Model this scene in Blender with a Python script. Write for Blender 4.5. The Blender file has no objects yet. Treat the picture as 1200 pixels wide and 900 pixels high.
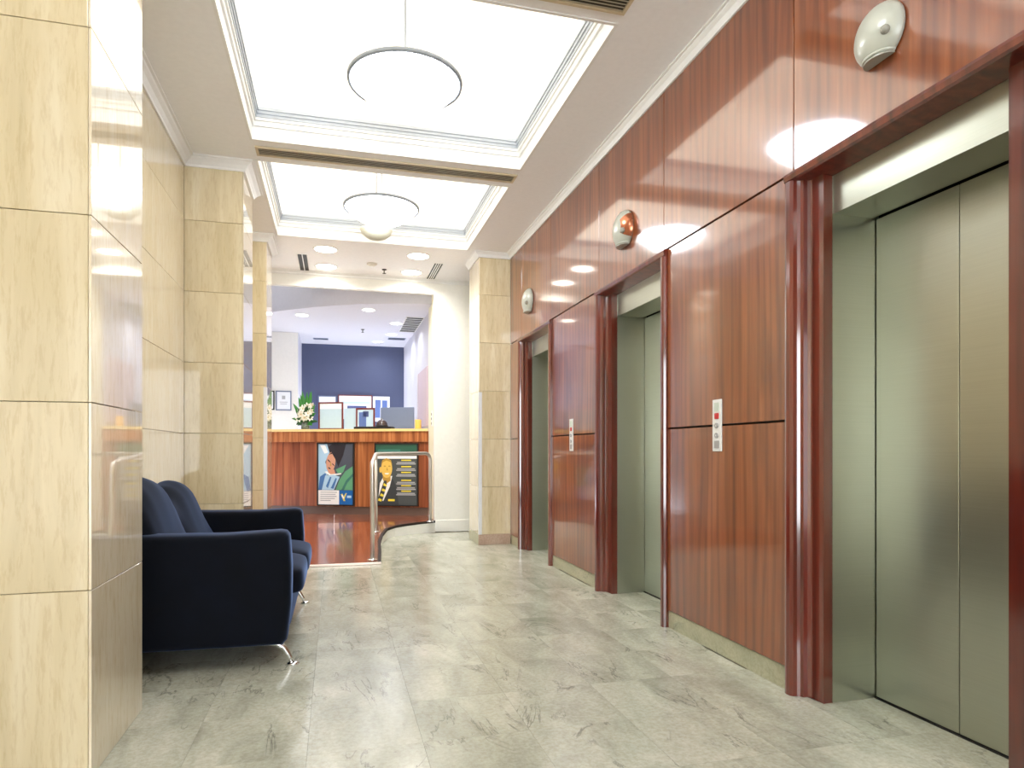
import bpy, bmesh, math, random
from mathutils import Vector, Matrix
random.seed(7)
PI = math.pi
S = bpy.context.scene
C = S.collection

# ------------------------------------------------------------------ camera
cam_d = bpy.data.cameras.new('camera')
cam = bpy.data.objects.new('camera', cam_d); C.objects.link(cam)
cam_d.sensor_width = 36.0; cam_d.sensor_fit = 'HORIZONTAL'
cam_d.lens = 775.0 / 1200.0 * 36.0
cam_d.shift_y = 78.0 / 1200.0
cam_d.clip_start = 0.05; cam_d.clip_end = 200
cam.location = (0, 0, 1.05)
cam.rotation_euler = (PI/2, 0, -math.atan(207/775))
S.camera = cam

# ------------------------------------------------------------------ world, exposure
w = bpy.data.worlds.new('world'); S.world = w; w.use_nodes = True
bg = w.node_tree.nodes['Background']
bg.inputs['Color'].default_value = (0.93, 0.97, 1.0, 1); bg.inputs['Strength'].default_value = 3.6
S.view_settings.view_transform = 'Standard'; S.view_settings.look = 'None'
S.view_settings.gamma = 1.0; S.view_settings.use_curve_mapping = False
S.view_settings.exposure = 1.5
S.cycles.use_denoising = True
S.cycles.max_bounces = 10; S.cycles.diffuse_bounces = 6; S.cycles.glossy_bounces = 5
S.cycles.sample_clamp_indirect = 8.0
E_PANEL, E_BOWL, E_DOWN, P_DOWN, P_RECEPTION = .22, 7.0, 5.0, 5.0, 2.0

# ------------------------------------------------------------------ materials
MATS = {}
def lin(c):
    return tuple(((v/255)/12.92 if v/255 <= .04045 else ((v/255+.055)/1.055)**2.4) for v in c) + (1,)
def new_mat(name):
    m = bpy.data.materials.new(name); m.use_nodes = True
    nt = m.node_tree; b = nt.nodes['Principled BSDF']; MATS[name] = m
    return m, nt, b
def N(nt, t, **kw):
    n = nt.nodes.new(t)
    for k, v in kw.items():
        if hasattr(n, k): setattr(n, k, v)
        else: n.inputs[k].default_value = v
    return n
def plain(name, rgb, rough=.5, metal=0, coat=0, emit=0, var=.04, vs=30, **kw):
    """a plain colour with a faint procedural mottle"""
    m, nt, b = new_mat(name)
    g = N(nt, 'ShaderNodeNewGeometry'); no = N(nt, 'ShaderNodeTexNoise'); no.inputs['Scale'].default_value = vs
    nt.links.new(g.outputs['Position'], no.inputs['Vector'])
    mx = N(nt, 'ShaderNodeMix', data_type='RGBA')
    c = lin(rgb)
    mx.inputs[6].default_value = tuple(max(0, v*(1-var)) for v in c[:3]) + (1,)
    mx.inputs[7].default_value = tuple(min(1, v*(1+var)) for v in c[:3]) + (1,)
    nt.links.new(no.outputs['Fac'], mx.inputs[0]); nt.links.new(mx.outputs[2], b.inputs['Base Color'])
    b.inputs['Roughness'].default_value = rough; b.inputs['Metallic'].default_value = metal
    b.inputs['Coat Weight'].default_value = coat; b.inputs['Coat Roughness'].default_value = .04
    if emit:
        b.inputs['Emission Color'].default_value = lin(rgb); b.inputs['Emission Strength'].default_value = emit
    for k, v in kw.items(): b.inputs[k].default_value = v
    return m
def coords(nt, scale, offs=40.0):
    """world position, shifted at random per piece, then scaled"""
    g = N(nt, 'ShaderNodeNewGeometry'); oi = N(nt, 'ShaderNodeObjectInfo')
    mu = N(nt, 'ShaderNodeMath', operation='MULTIPLY'); mu.inputs[1].default_value = offs
    nt.links.new(oi.outputs['Random'], mu.inputs[0])
    ad = N(nt, 'ShaderNodeVectorMath', operation='ADD')
    nt.links.new(g.outputs['Position'], ad.inputs[0]); nt.links.new(mu.outputs[0], ad.inputs[1])
    mp = N(nt, 'ShaderNodeVectorMath', operation='MULTIPLY'); mp.inputs[1].default_value = scale
    nt.links.new(ad.outputs[0], mp.inputs[0])
    return mp.outputs[0], oi.outputs['Random']
def noise(nt, vec, scale, detail=4, rough=.55, dist=0):
    n = N(nt, 'ShaderNodeTexNoise'); n.inputs['Scale'].default_value = scale; n.inputs['Detail'].default_value = detail
    n.inputs['Roughness'].default_value = rough; n.inputs['Distortion'].default_value = dist
    nt.links.new(vec, n.inputs['Vector']); return n.outputs['Fac']
def ramp(nt, fac, stops):
    r = N(nt, 'ShaderNodeValToRGB'); e = r.color_ramp.elements
    while len(e) < len(stops): e.new(.5)
    for i, (p, c) in enumerate(stops):
        e[i].position = p; e[i].color = lin(c)
    nt.links.new(fac, r.inputs[0]); return r.outputs[0]
def mixc(nt, a, b, fac, mode='MIX'):
    mx = N(nt, 'ShaderNodeMix', data_type='RGBA', blend_type=mode)
    for s, v in ((6, a), (7, b)):
        if isinstance(v, tuple): mx.inputs[s].default_value = v
        else: nt.links.new(v, mx.inputs[s])
    if isinstance(fac, (int, float)): mx.inputs[0].default_value = fac
    else: nt.links.new(fac, mx.inputs[0])
    return mx.outputs[2]
def bump(nt, b, h, strength, dist=.002):
    bp = N(nt, 'ShaderNodeBump'); bp.inputs['Strength'].default_value = strength; bp.inputs['Distance'].default_value = dist
    nt.links.new(h, bp.inputs['Height']); nt.links.new(bp.outputs[0], b.inputs['Normal'])

def make_travertine(name, c0, c1, c2, rough, coat):
    m, nt, b = new_mat(name)
    v, rnd = coords(nt, (7, 7, .9))
    big = noise(nt, v, 1.3, 5, .6, .6)
    v2, _ = coords(nt, (60, 60, 9))
    fine = noise(nt, v2, 1.0, 4, .7, .3)
    base = ramp(nt, big, [(.30, c0), (.5, c1), (.72, c2)])
    f2 = ramp(nt, fine, [(.36, (214, 198, 164)), (.50, (255, 255, 255))])
    col = mixc(nt, base, f2, .30, 'MULTIPLY')
    rr = ramp(nt, rnd, [(0, (242, 240, 234)), (1, (255, 255, 255))])
    col = mixc(nt, col, rr, 1.0, 'MULTIPLY')
    nt.links.new(col, b.inputs['Base Color'])
    b.inputs['Roughness'].default_value = rough; b.inputs['IOR'].default_value = 1.5
    b.inputs['Coat Weight'].default_value = coat; b.inputs['Coat Roughness'].default_value = .015; b.inputs['Coat IOR'].default_value = 2.0
    return m
make_travertine('travertine', (212, 198, 162), (223, 209, 174), (234, 224, 197), .30, .25)
make_travertine('travertine_polished', (228, 216, 188), (236, 224, 198), (242, 233, 212), .12, 1.0)

def make_wood(name, dark, mid, light, rough, coat, freq=9.0):
    m, nt, b = new_mat(name)
    v, rnd = coords(nt, (freq, freq, .55), 23.0)
    fig = noise(nt, v, 1.0, 3, .5, 1.6)
    v3, _ = coords(nt, (2.4, 2.4, .26), 23.0)
    wv = N(nt, 'ShaderNodeTexWave', wave_type='BANDS', bands_direction='Y'); wv.inputs['Scale'].default_value = 1.9
    wv.inputs['Distortion'].default_value = 9.0; wv.inputs['Detail'].default_value = 2; wv.inputs['Detail Scale'].default_value = .9
    nt.links.new(v3, wv.inputs['Vector'])
    v2, _ = coords(nt, (90, 90, 3))
    fib = noise(nt, v2, 1.0, 3, .6)
    base = ramp(nt, fig, [(.28, dark), (.5, mid), (.74, light)])
    wr = ramp(nt, wv.outputs['Fac'], [(.0, (196, 184, 178)), (.55, (255, 255, 255))])
    col = mixc(nt, base, wr, .6, 'MULTIPLY')
    fr = ramp(nt, fib, [(.35, (206, 192, 184)), (.6, (255, 255, 255))])
    col = mixc(nt, col, fr, .28, 'MULTIPLY')
    nt.links.new(col, b.inputs['Base Color'])
    b.inputs['Roughness'].default_value = rough
    b.inputs['Coat Weight'].default_value = coat; b.inputs['Coat Roughness'].default_value = .085; b.inputs['Coat IOR'].default_value = 1.85
    b.inputs['Specular IOR Level'].default_value = .2
    return m
make_wood('sapele', (110, 54, 28), (137, 74, 40), (155, 91, 54), .32, 1.0, 5)
make_wood('sapele_frame', (84, 28, 20), (106, 38, 26), (124, 50, 34), .28, 1.0, 12)
make_wood('counter_wood', (144, 84, 48), (174, 106, 62), (198, 134, 84), .35, .1, 16)
make_wood('counter_wood_dark', (126, 68, 44), (150, 84, 54), (172, 106, 68), .35, .1, 16)

def make_marble(name, c0, c1, c2, vein, rough, amount=1.0):
    m, nt, b = new_mat(name)
    v, rnd = coords(nt, (1, 1, 1), 17.0)
    rot = N(nt, 'ShaderNodeMapping'); rot.inputs['Rotation'].default_value = (0, 0, math.radians(32)); rot.inputs['Scale'].default_value = (2.2, .8, 1)
    nt.links.new(v, rot.inputs['Vector'])
    cloud = noise(nt, rot.outputs[0], 2.2, 7, .62, .5)
    base = ramp(nt, cloud, [(.28, c0), (.5, c1), (.72, c2)])
    vn = noise(nt, rot.outputs[0], 1.5, 8, .60, 1.3)
    d = N(nt, 'ShaderNodeMath', operation='SUBTRACT'); d.inputs[1].default_value = .5; nt.links.new(vn, d.inputs[0])
    a = N(nt, 'ShaderNodeMath', operation='ABSOLUTE'); nt.links.new(d.outputs[0], a.inputs[0])
    brk = noise(nt, v, 3.0, 3, .5)
    bm_ = ramp(nt, brk, [(.46, (0, 0, 0)), (.60, (255, 255, 255))])
    vl = ramp(nt, a.outputs[0], [(.0, (255, 255, 255)), (.013, (0, 0, 0))])
    vm = mixc(nt, vl, bm_, 1.0, 'MULTIPLY')
    vs = N(nt, 'ShaderNodeMath', operation='MULTIPLY'); vs.inputs[1].default_value = .62*amount; nt.links.new(vm, vs.inputs[0])
    col = mixc(nt, base, lin(vein), vs.outputs[0])
    sp = noise(nt, v, 60, 3, .7)
    spr = ramp(nt, sp, [(.36, (222, 218, 206)), (.62, (255, 255, 255))])
    col = mixc(nt, col, spr, .6, 'MULTIPLY')
    rr = ramp(nt, rnd, [(0, (246, 247, 245)), (.5, (251, 251, 249)), (1, (255, 254, 252))])
    col = mixc(nt, col, rr, 1.0, 'MULTIPLY')
    nt.links.new(col, b.inputs['Base Color']); b.inputs['Roughness'].default_value = rough
    b.inputs['IOR'].default_value = 1.5
    return m
make_marble('floor_marble', (158, 161, 149), (186, 189, 177), (212, 213, 202), (80, 82, 80), .19)
make_marble('skirting_marble', (160, 162, 138), (184, 184, 160), (204, 200, 176), (116, 118, 104), .35)
make_marble('pink_skirting', (176, 150, 134), (192, 166, 150), (204, 182, 166), (150, 124, 112), .35, .4)

def make_steel(name, rgb, rough):
    m, nt, b = new_mat(name)
    v, rnd = coords(nt, (2, 2, 420))
    n = noise(nt, v, 1.0, 2, .5)
    col = ramp(nt, n, [(.3, tuple(int(c*.975) for c in rgb)), (.7, rgb)])
    nt.links.new(col, b.inputs['Base Color']); b.inputs['Metallic'].default_value = 1.0
    b.inputs['Roughness'].default_value = rough
    b.inputs['Anisotropic'].default_value = .5
    return m
make_steel('brushed_steel', (188, 192, 180), .30)

plain('ceiling_paint', (246, 247, 249), .7)
plain('white_trim', (240, 241, 240), .45)
plain('coffer_blue', (186, 194, 204), .45)
plain('coffer_panel', (255, 251, 243), .6, emit=E_PANEL, var=.005)   # glow added to the well surfaces, standing in for the bowls' uplight
plain('wall_white', (240, 240, 234), .6)
plain('cream_jamb', (240, 236, 208), .6)
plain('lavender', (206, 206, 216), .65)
plain('blue_wall', (74, 82, 112), .6)
plain('backing_dark', (34, 26, 22), .8)
plain('black', (16, 15, 15), .5)
plain('grille_bronze', (206, 192, 162), .4, .1)
plain('grille_slat', (190, 184, 164), .45, .1)
plain('grille_shadow', (70, 66, 54), .7)
plain('grout', (136, 132, 118), .8)
plain('chrome', (226, 228, 230), .07, 1.0)
plain('satin_rail', (214, 210, 204), .38, .85)
plain('silver_guard', (216, 218, 222), .35, .3)
plain('plate_white', (226, 228, 228), .35)
plain('lantern_white', (180, 184, 174), .3, coat=.3)
plain('lantern_reflection', (176, 104, 70), .22, .7, coat=.5)  # reflection on one lantern, put into the colour
plain('lens_grey', (150, 150, 140), .25)
plain('rim_grey', (146, 154, 163), .5)
plain('bowl_glow', (244, 249, 255), .4, emit=E_BOWL, var=.01)
plain('bowl_inner', (255, 250, 240), .4, emit=1.6, var=.01)
plain('frosted_dome', (206, 206, 188), .35)
plain('light_disc', (255, 248, 232), .4, emit=E_DOWN, var=.01)
plain('detector', (226, 222, 212), .5)
plain('red_mark', (196, 48, 52), .4)
plain('display_green', (196, 208, 198), .3)
plain('button_grey', (170, 172, 176), .3, .4)
plain('nosing', (222, 206, 196), .3, .4)
plain('dark_edge', (40, 28, 24), .75)
plain('kick', (104, 84, 74), .4)
plain('counter_lip', (232, 206, 140), .35)
plain('mahogany', (112, 44, 36), .4)
plain('paper', (238, 242, 246), .6)
plain('paper_blue', (190, 214, 228), .6)
plain('photo_blue', (92, 116, 176), .5)
plain('photo_navy', (70, 82, 130), .5)
plain('screen_grey', (112, 124, 150), .5)
plain('mauve', (196, 178, 186), .7)
plain('honey', (232, 180, 84), .5)
plain('dark_bell', (52, 34, 32), .25, coat=.6)
plain('leaf', (52, 128, 40), .45)
plain('leaf_dark', (38, 84, 38), .5)
plain('lily', (244, 240, 224), .5)
plain('lily_heart', (214, 190, 120), .5)
plain('glass_vase', (190, 206, 200), .1, **{'Transmission Weight': .8})
# poster inks
for n_, c_ in dict(ink_slate=(74, 80, 92), ink_skin=(206, 150, 122), ink_hair=(36, 32, 40), ink_shirt=(168, 202, 224), ink_blue=(66, 112, 168),
                   ink_green=(92, 156, 116), ink_teal=(58, 116, 104), ink_logo_blue=(14, 98, 172), ink_white=(240, 240, 238), ink_grey=(168, 172, 176),
                   ink_yellow=(230, 214, 70), ink_face=(226, 190, 92), ink_face_dark=(186, 146, 60), ink_suit=(52, 58, 62), ink_charcoal=(70, 78, 80),
                   ink_green_dark=(40, 90, 72)).items():
    plain(n_, c_, .35, var=.02)

def make_fabric():
    m, nt, b = new_mat('navy_fabric')
    v, _ = coords(nt, (1, 1, 1), 0)
    n1 = noise(nt, v, 260, 2, .6); n2 = noise(nt, v, 7, 3, .6)
    col = ramp(nt, n2, [(.3, (3, 5, 11)), (.7, (5, 9, 20))])
    nt.links.new(col, b.inputs['Base Color']); b.inputs['Roughness'].default_value = .85
    b.inputs['Sheen Weight'].default_value = .5; b.inputs['Sheen Roughness'].default_value = .4
    b.inputs['Sheen Tint'].default_value = (.25, .38, .75, 1)
    b.inputs['Specular IOR Level'].default_value = .15
    bump(nt, b, n1, .25, .001)
make_fabric()
def make_boards():
    m, nt, b = new_mat('floorboards')
    v, rnd = coords(nt, (16, 1.0, 16), 31.0)
    n1 = noise(nt, v, 1.0, 5, .6, .8)
    col = ramp(nt, n1, [(.28, (124, 66, 46)), (.5, (154, 86, 60)), (.75, (180, 110, 78))])
    rr = ramp(nt, rnd, [(0, (206, 196, 190)), (1, (255, 255, 255))])
    col = mixc(nt, col, rr, 1.0, 'MULTIPLY')
    nt.links.new(col, b.inputs['Base Color']); b.inputs['Roughness'].default_value = .22
    b.inputs['Coat Weight'].default_value = .6; b.inputs['Coat Roughness'].default_value = .08
make_boards()

# ------------------------------------------------------------------ object helpers
def mat_of(m): return MATS[m] if isinstance(m, str) else m
def link(o, parent=None, keep=True):
    C.objects.link(o)
    if parent is not None:
        o.parent = parent
        if keep:
            o.matrix_parent_inverse = (Matrix.Translation(parent.location) @ parent.rotation_euler.to_matrix().to_4x4()).inverted()
    return o
def tag(o, label=None, cat=None, group=None, kind=None):
    if label: o['label'] = label
    if cat: o['category'] = cat
    if group: o['group'] = group
    if kind: o['kind'] = kind
    return o
def empty(name, loc, rz=0.0, **kw):
    o = bpy.data.objects.new(name, None); o.empty_display_size = .1
    o.location = loc; o.rotation_euler = (0, 0, rz); C.objects.link(o)
    return tag(o, **kw)
def obj(name, bm, mats, parent=None, smooth=False, keep=True, loc=(0, 0, 0)):
    me = bpy.data.meshes.new(name)
    bmesh.ops.recalc_face_normals(bm, faces=bm.faces[:])
    bm.to_mesh(me); bm.free()
    for m in (mats if isinstance(mats, (list, tuple)) else [mats]): me.materials.append(mat_of(m))
    if smooth:
        me.polygons.foreach_set('use_smooth', [True]*len(me.polygons))
    o = bpy.data.objects.new(name, me); o.location = loc
    return link(o, parent, keep)
def bm_box(bm, x0, x1, y0, y1, z0, z1, mi=0):
    vs = [bm.verts.new((x, y, z)) for x in (x0, x1) for y in (y0, y1) for z in (z0, z1)]
    for q in ((0, 1, 3, 2), (4, 6, 7, 5), (0, 4, 5, 1), (2, 3, 7, 6), (0, 2, 6, 4), (1, 5, 7, 3)):
        f = bm.faces.new([vs[i] for i in q]); f.material_index = mi
_cache = {}
def box(name, x0, x1, y0, y1, z0, z1, m, parent=None, bev=0.0, seg=1, keep=True, smooth=False):
    """a box of its own mesh (shared between pieces alike), placed at its centre"""
    d = tuple(round(v, 4) for v in (x1-x0, y1-y0, z1-z0)); key = (name, d, bev, seg, str(m))
    if key not in _cache:
        bm = bmesh.new(); bm_box(bm, -d[0]/2, d[0]/2, -d[1]/2, d[1]/2, -d[2]/2, d[2]/2)
        bmesh.ops.recalc_face_normals(bm, faces=bm.faces[:])
        if bev: bmesh.ops.bevel(bm, geom=bm.edges[:], offset=bev, segments=seg, affect='EDGES', profile=.5)
        me = bpy.data.meshes.new(name); bm.to_mesh(me); bm.free(); me.materials.append(mat_of(m))
        if smooth: me.polygons.foreach_set('use_smooth', [True]*len(me.polygons))
        _cache[key] = me
    o = bpy.data.objects.new(name, _cache[key]); o.location = ((x0+x1)/2, (y0+y1)/2, (z0+z1)/2)
    return link(o, parent, keep)
def bm_prism(bm, pts, axis, a, b, mi=0):
    """pts: 2D outline; axis: the axis it is drawn out along from a to b ('x': pts are (y,z), 'y': (x,z), 'z': (x,y))"""
    def at(p, t): return {'x': (t, p[0], p[1]), 'y': (p[0], t, p[1]), 'z': (p[0], p[1], t)}[axis]
    A = [bm.verts.new(at(p, a)) for p in pts]; B = [bm.verts.new(at(p, b)) for p in pts]; n = len(pts)
    bm.faces.new(A).material_index = mi; bm.faces.new(B[::-1]).material_index = mi
    for i in range(n):
        bm.faces.new((A[i], B[i], B[(i+1) % n], A[(i+1) % n])).material_index = mi
def prism(name, pts, axis, a, b, m, parent=None, keep=True):
    bm = bmesh.new(); bm_prism(bm, pts, axis, a, b); return obj(name, bm, m, parent, keep=keep)
def bm_lathe(bm, prof, cx=0, cy=0, seg=32, mi=0):
    """prof: (radius, z) pairs turned about z"""
    rings = []
    for r, z in prof:
        if r < 1e-6: rings.append([bm.verts.new((cx, cy, z))])
        else: rings.append([bm.verts.new((cx+r*math.cos(2*PI*i/seg), cy+r*math.sin(2*PI*i/seg), z)) for i in range(seg)])
    for A, B in zip(rings, rings[1:]):
        for i in range(seg):
            j = (i+1) % seg
            if len(A) == 1 and len(B) == 1: continue
            if len(A) == 1: f = bm.faces.new((A[0], B[i], B[j]))
            elif len(B) == 1: f = bm.faces.new((A[i], A[j], B[0]))
            else: f = bm.faces.new((A[i], A[j], B[j], B[i]))
            f.material_index = mi
def lathe(name, prof, m, parent=None, cx=0, cy=0, seg=32, keep=True, smooth=True):
    bm = bmesh.new(); bm_lathe(bm, prof, cx, cy, seg); return obj(name, bm, m, parent, smooth, keep)
def bm_tube(bm, path, radii, seg=10, mi=0):
    pts = [Vector(p) for p in path]; n = len(pts)
    rad = radii if isinstance(radii, (list, tuple)) else [radii]*n
    up = None; rings = []
    for i, p in enumerate(pts):
        t = ((pts[min(i+1, n-1)]-p).normalized() + (p-pts[max(i-1, 0)]).normalized()).normalized()
        if up is None: up = Vector((0, 0, 1)) if abs(t.z) < .9 else Vector((1, 0, 0))
        u = (up - t*up.dot(t)).normalized(); v = t.cross(u); up = u
        rings.append([bm.verts.new(p+rad[i]*(math.cos(2*PI*k/seg)*u+math.sin(2*PI*k/seg)*v)) for k in range(seg)])
    for A, B in zip(rings, rings[1:]):
        for k in range(seg): bm.faces.new((A[k], A[(k+1) % seg], B[(k+1) % seg], B[k])).material_index = mi
    bm.faces.new(rings[0][::-1]).material_index = mi; bm.faces.new(rings[-1]).material_index = mi
def tube(name, path, radii, m, parent=None, seg=10, keep=True):
    bm = bmesh.new(); bm_tube(bm, path, radii, seg); return obj(name, bm, m, parent, True, keep)
def rounded(path, r, k=6):
    """a polyline with its corners rounded"""
    P = [Vector(p) for p in path]; out = [P[0]]
    for a, b, c in zip(P, P[1:], P[2:]):
        q0 = b+(a-b).normalized()*r; q1 = b+(c-b).normalized()*r
        for i in range(k+1):
            t = i/k; out.append(q0*(1-t)**2+2*t*(1-t)*b+q1*t*t)
    return out+[P[-1]]
def copy_tree(o, delta=None, parent=None, label=None):
    c = o.copy(); C.objects.link(c)
    if parent is not None:
        c.parent = parent; c.matrix_parent_inverse = o.matrix_parent_inverse.copy()
    if delta is not None: c.location = o.location + Vector(delta)
    if label: c['label'] = label
    for ch in list(o.children):
        copy_tree(ch, None, c)
    return c
def struct(name, label, cat, loc=(0, 0, 0)):
    return empty(name, loc, label=label, cat=cat, kind='structure')

# ------------------------------------------------------------------ measures of the place (metres)
XR = 1.905          # face of the panelled lift wall
XL = -1.096         # face of the stone wall behind the sofa
ZC = 3.26           # ceiling
ZH = 2.247          # top of the lift frames
YE = 8.52           # end wall with the opening to the reception
XD = 2.216          # face of the lift doors
ZP = 0.15           # reception floor
ROWS = [0.0, .645, 1.18, 1.715, 2.25, 2.785, 3.20]

# ------------------------------------------------------------------ floor
floor = struct('floor', 'polished grey-green veined marble tile floor of the lift lobby', 'floor')
box('floor_bed', -3.2, 2.6, -4.2, YE+.2, -.12, -.010, 'grout', floor)
tx = [XR - .4*k for k in range(-1, 11)]
for j in range(-1, 16):
    y0 = 2.38 + .4*(j-1)
    for x1 in tx:
        x0 = x1-.4
        if x1 < -1.1 and y0 > 2.4: continue
        if x0 > XR-.01 and not any(abs(y0+.2-yc) < .75 for yc in (1.925, 4.10, 6.27)): continue
        if x0 < -.9 and y0 < 2.3: continue
        if y0 > 6.6 and x1 < .3: continue
        box('tile', x0+.0004, x1-.0004, y0+.0004, y0+.3996, -.012, 0, 'floor_marble', floor)

# ------------------------------------------------------------------ ceiling with three coffers
ceil = struct('ceiling', 'off-white lobby ceiling with recessed lit coffers', 'ceiling')
CX0, CX1 = -.574, 1.404
COF = [(1.00, 2.83), (3.18, 5.005), (5.36, 7.165)]
bm = bmesh.new()
xb = [-3.2, CX0, CX1, 2.6]; yb = [-4.2] + [v for c in COF for v in c] + [YE+.6]
for i in range(3):
    for j in range(len(yb)-1):
        if i == 1 and j % 2 == 1: continue
        bm_box(bm, xb[i], xb[i+1], yb[j], yb[j+1], ZC, ZC+.02)
obj('ceiling_plaster', bm, 'ceiling_paint', ceil)
def ring(bm, x0, x1, y0, y1, t, z0, z1):
    """an upright rectangular ring, its inner faces t further in"""
    bm_box(bm, x0, x0+t, y0, y1, z0, z1); bm_box(bm, x1-t, x1, y0, y1, z0, z1)
    bm_box(bm, x0+t, x1-t, y0, y0+t, z0, z1); bm_box(bm, x0+t, x1-t, y1-t, y1, z0, z1)
ZT0 = 4.0            # top of the deep wells above the coffers
def coffer(y0, y1):
    e = .015
    bm = bmesh.new(); ring(bm, CX0-e, CX1+e, y0-e, y1+e, e+.004, ZC-.004, ZC+.09); o = obj('coffer_lip', bm, 'white_trim', ceil)
    bm = bmesh.new(); ring(bm, CX0-e, CX1+e, y0-e, y1+e, e+.018, ZC+.09, ZC+.125); obj('coffer_step', bm, 'white_trim', ceil)
    bm = bmesh.new(); ring(bm, CX0-e, CX1+e, y0-e, y1+e, e+.030, ZC+.125, ZC+.145); obj('coffer_bead', bm, 'white_trim', ceil)
    bm = bmesh.new()
    for k in range(3): ring(bm, CX0-e, CX1+e, y0-e, y1+e, e+.036+.008*k, ZC+.145+.022*k, ZC+.167+.022*k)
    obj('coffer_molding', bm, 'coffer_blue', ceil)
    bm = bmesh.new(); ring(bm, CX0-e, CX1+e, y0-e, y1+e, .03, ZC+.211, ZT0); obj('coffer_well', bm, 'coffer_panel', ceil)
    box('coffer_panel', CX0-e, CX1+e, y0-e, y1+e, ZT0, ZT0+.02, 'coffer_panel', ceil)
for c in COF: coffer(*c)

def grille(label, y0, y1):
    g = empty('air_grille', ((CX0+CX1)/2, (y0+y1)/2, ZC), label=label, cat='vent', group='long ceiling air grilles')
    x0, x1 = CX0+.01, CX1+.005
    bm = bmesh.new(); ring(bm, x0, x1, y0, y1, .018, ZC-.012, ZC-.001); obj('grille_frame', bm, 'grille_bronze', g)
    box('grille_back', x0+.018, x1-.018, y0+.018, y1-.018, ZC-.002, ZC-.0005, 'grille_shadow', g)
    n = 5; wd = (y1-y0-.036)/n
    for k in range(n):
        yy = y0+.018+wd*(k+.5)
        prism('slat', [(yy-.006, ZC-.010), (yy+.002, ZC-.010), (yy+.009, ZC-.003), (yy+.003, ZC-.003)], 'x', x0+.018, x1-.018, 'grille_slat', g)
grille('long slatted bronze air grille between the two ceiling coffers', 5.105, 5.255)
grille('slatted bronze air grille cut by the top edge, before the first coffer', 2.935, 3.085)

# crown mouldings
def crown_prof(wd, h):
    """(distance out from the wall, z) outline"""
    return [(0, ZC-h), (.012, ZC-h), (.016, ZC-h*.80), (wd*.45, ZC-h*.50), (wd*.72, ZC-h*.30), (wd*.80, ZC-h*.18), (wd, ZC-h*.15), (wd, ZC), (0, ZC)]
def crown(name, path, wd, h, label, m='white_trim'):
    """a moulding swept along a plan path; the room lies to the right-hand side of the path"""
    P = [Vector((p[0], p[1])) for p in path]; prof = crown_prof(wd, h); bm = bmesh.new(); rings = []
    for i, p in enumerate(P):
        ds = []
        if i > 0: ds.append((p-P[i-1]).normalized())
        if i < len(P)-1: ds.append((P[i+1]-p).normalized())
        ns = [Vector((d.y, -d.x)) for d in ds]
        nn = (ns[0]+ns[-1]); nn = nn/ (nn.length_squared/2) if len(ns) == 2 else ns[0]
        rings.append([bm.verts.new((p.x+nn.x*a, p.y+nn.y*a, z)) for a, z in prof])
    for A, B in zip(rings, rings[1:]):
        for k in range(len(prof)):
            bm.faces.new((A[k], A[(k+1) % len(prof)], B[(k+1) % len(prof)], B[k]))
    bm.faces.new(rings[0]); bm.faces.new(rings[-1][::-1])
    return tag(obj(name, bm, m), label, 'moulding', None, 'structure')
PX = -.680   # face of the left pillars
crown('trim_1', [(XL, 2.975), (XL, 5.43), (PX, 5.43), (PX, 6.0), (XL, 6.0), (XL, 7.2), (PX, 7.2), (PX, 7.76), (XL, 7.76), (XL, YE)], .075, .075,
      'stepped white crown moulding round the stone wall and pillars above the sofa')
crown('trim_2', [(1.545, 7.76), (1.545, 7.2), (XR, 7.2), (XR, -4.0)], .055, .06, 'thin white crown moulding along the top of the wood panelling')
crown('trim_3', [(XL, YE), (2.3, YE)], .03, .05, 'slim white cornice over the opening to the reception')

# ------------------------------------------------------------------ right wall: panelling
wr = struct('wall_right', 'glossy reddish wood panelled wall with three lift doorways', 'wall')
LIFTS = [1.925, 4.10, 6.27]; HW = .545
edges = [-4.0, LIFTS[0]-HW, LIFTS[0]+HW, LIFTS[1]-HW, LIFTS[1]+HW, LIFTS[2]-HW, LIFTS[2]+HW, 7.2]
bm = bmesh.new()
for k in range(0, 8, 2): bm_box(bm, XR+.02, XR+.30, edges[k], edges[k+1], 0, ZC)
for yc in LIFTS: bm_box(bm, XR+.02, XR+.30, yc-HW, yc+HW, ZH-.02, ZC)
obj('wall_core', bm, 'backing_dark', wr)
bm = bmesh.new(); bm_box(bm, 2.30, 2.34, -4.0, 8.6, 0, ZC); obj('shaft_wall', bm, 'backing_dark', wr)
J = .003
def panel(y0, y1, z0, z1): box('wood_panel', XR, XR+.02, y0+J, y1-J, z0+.005, z1-.005, 'sapele', wr, .0015)
for y0, y1 in zip(edges[0::2], edges[1::2]):
    segs = [(y0, y1)] if y1-y0 < 1.5 else [(-4.0, -2.8), (-2.8, -1.6), (-1.6, -.4), (-.4, y1)]
    for a, b in segs:
        panel(a, b, .10, 1.18); panel(a, b, 1.18, ZH)
        box('stone_skirting', XR+.008, XR+.02, a, b, 0, .10, 'skirting_marble', wr)
ups = [-2.8, -1.6, -.4, LIFTS[0]-HW-.02, 2.437, 3.60, 4.61, 5.765, 6.74, 7.2]
for a, b in zip(ups, ups[1:]): panel(a, b, ZH, ZC)

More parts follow.
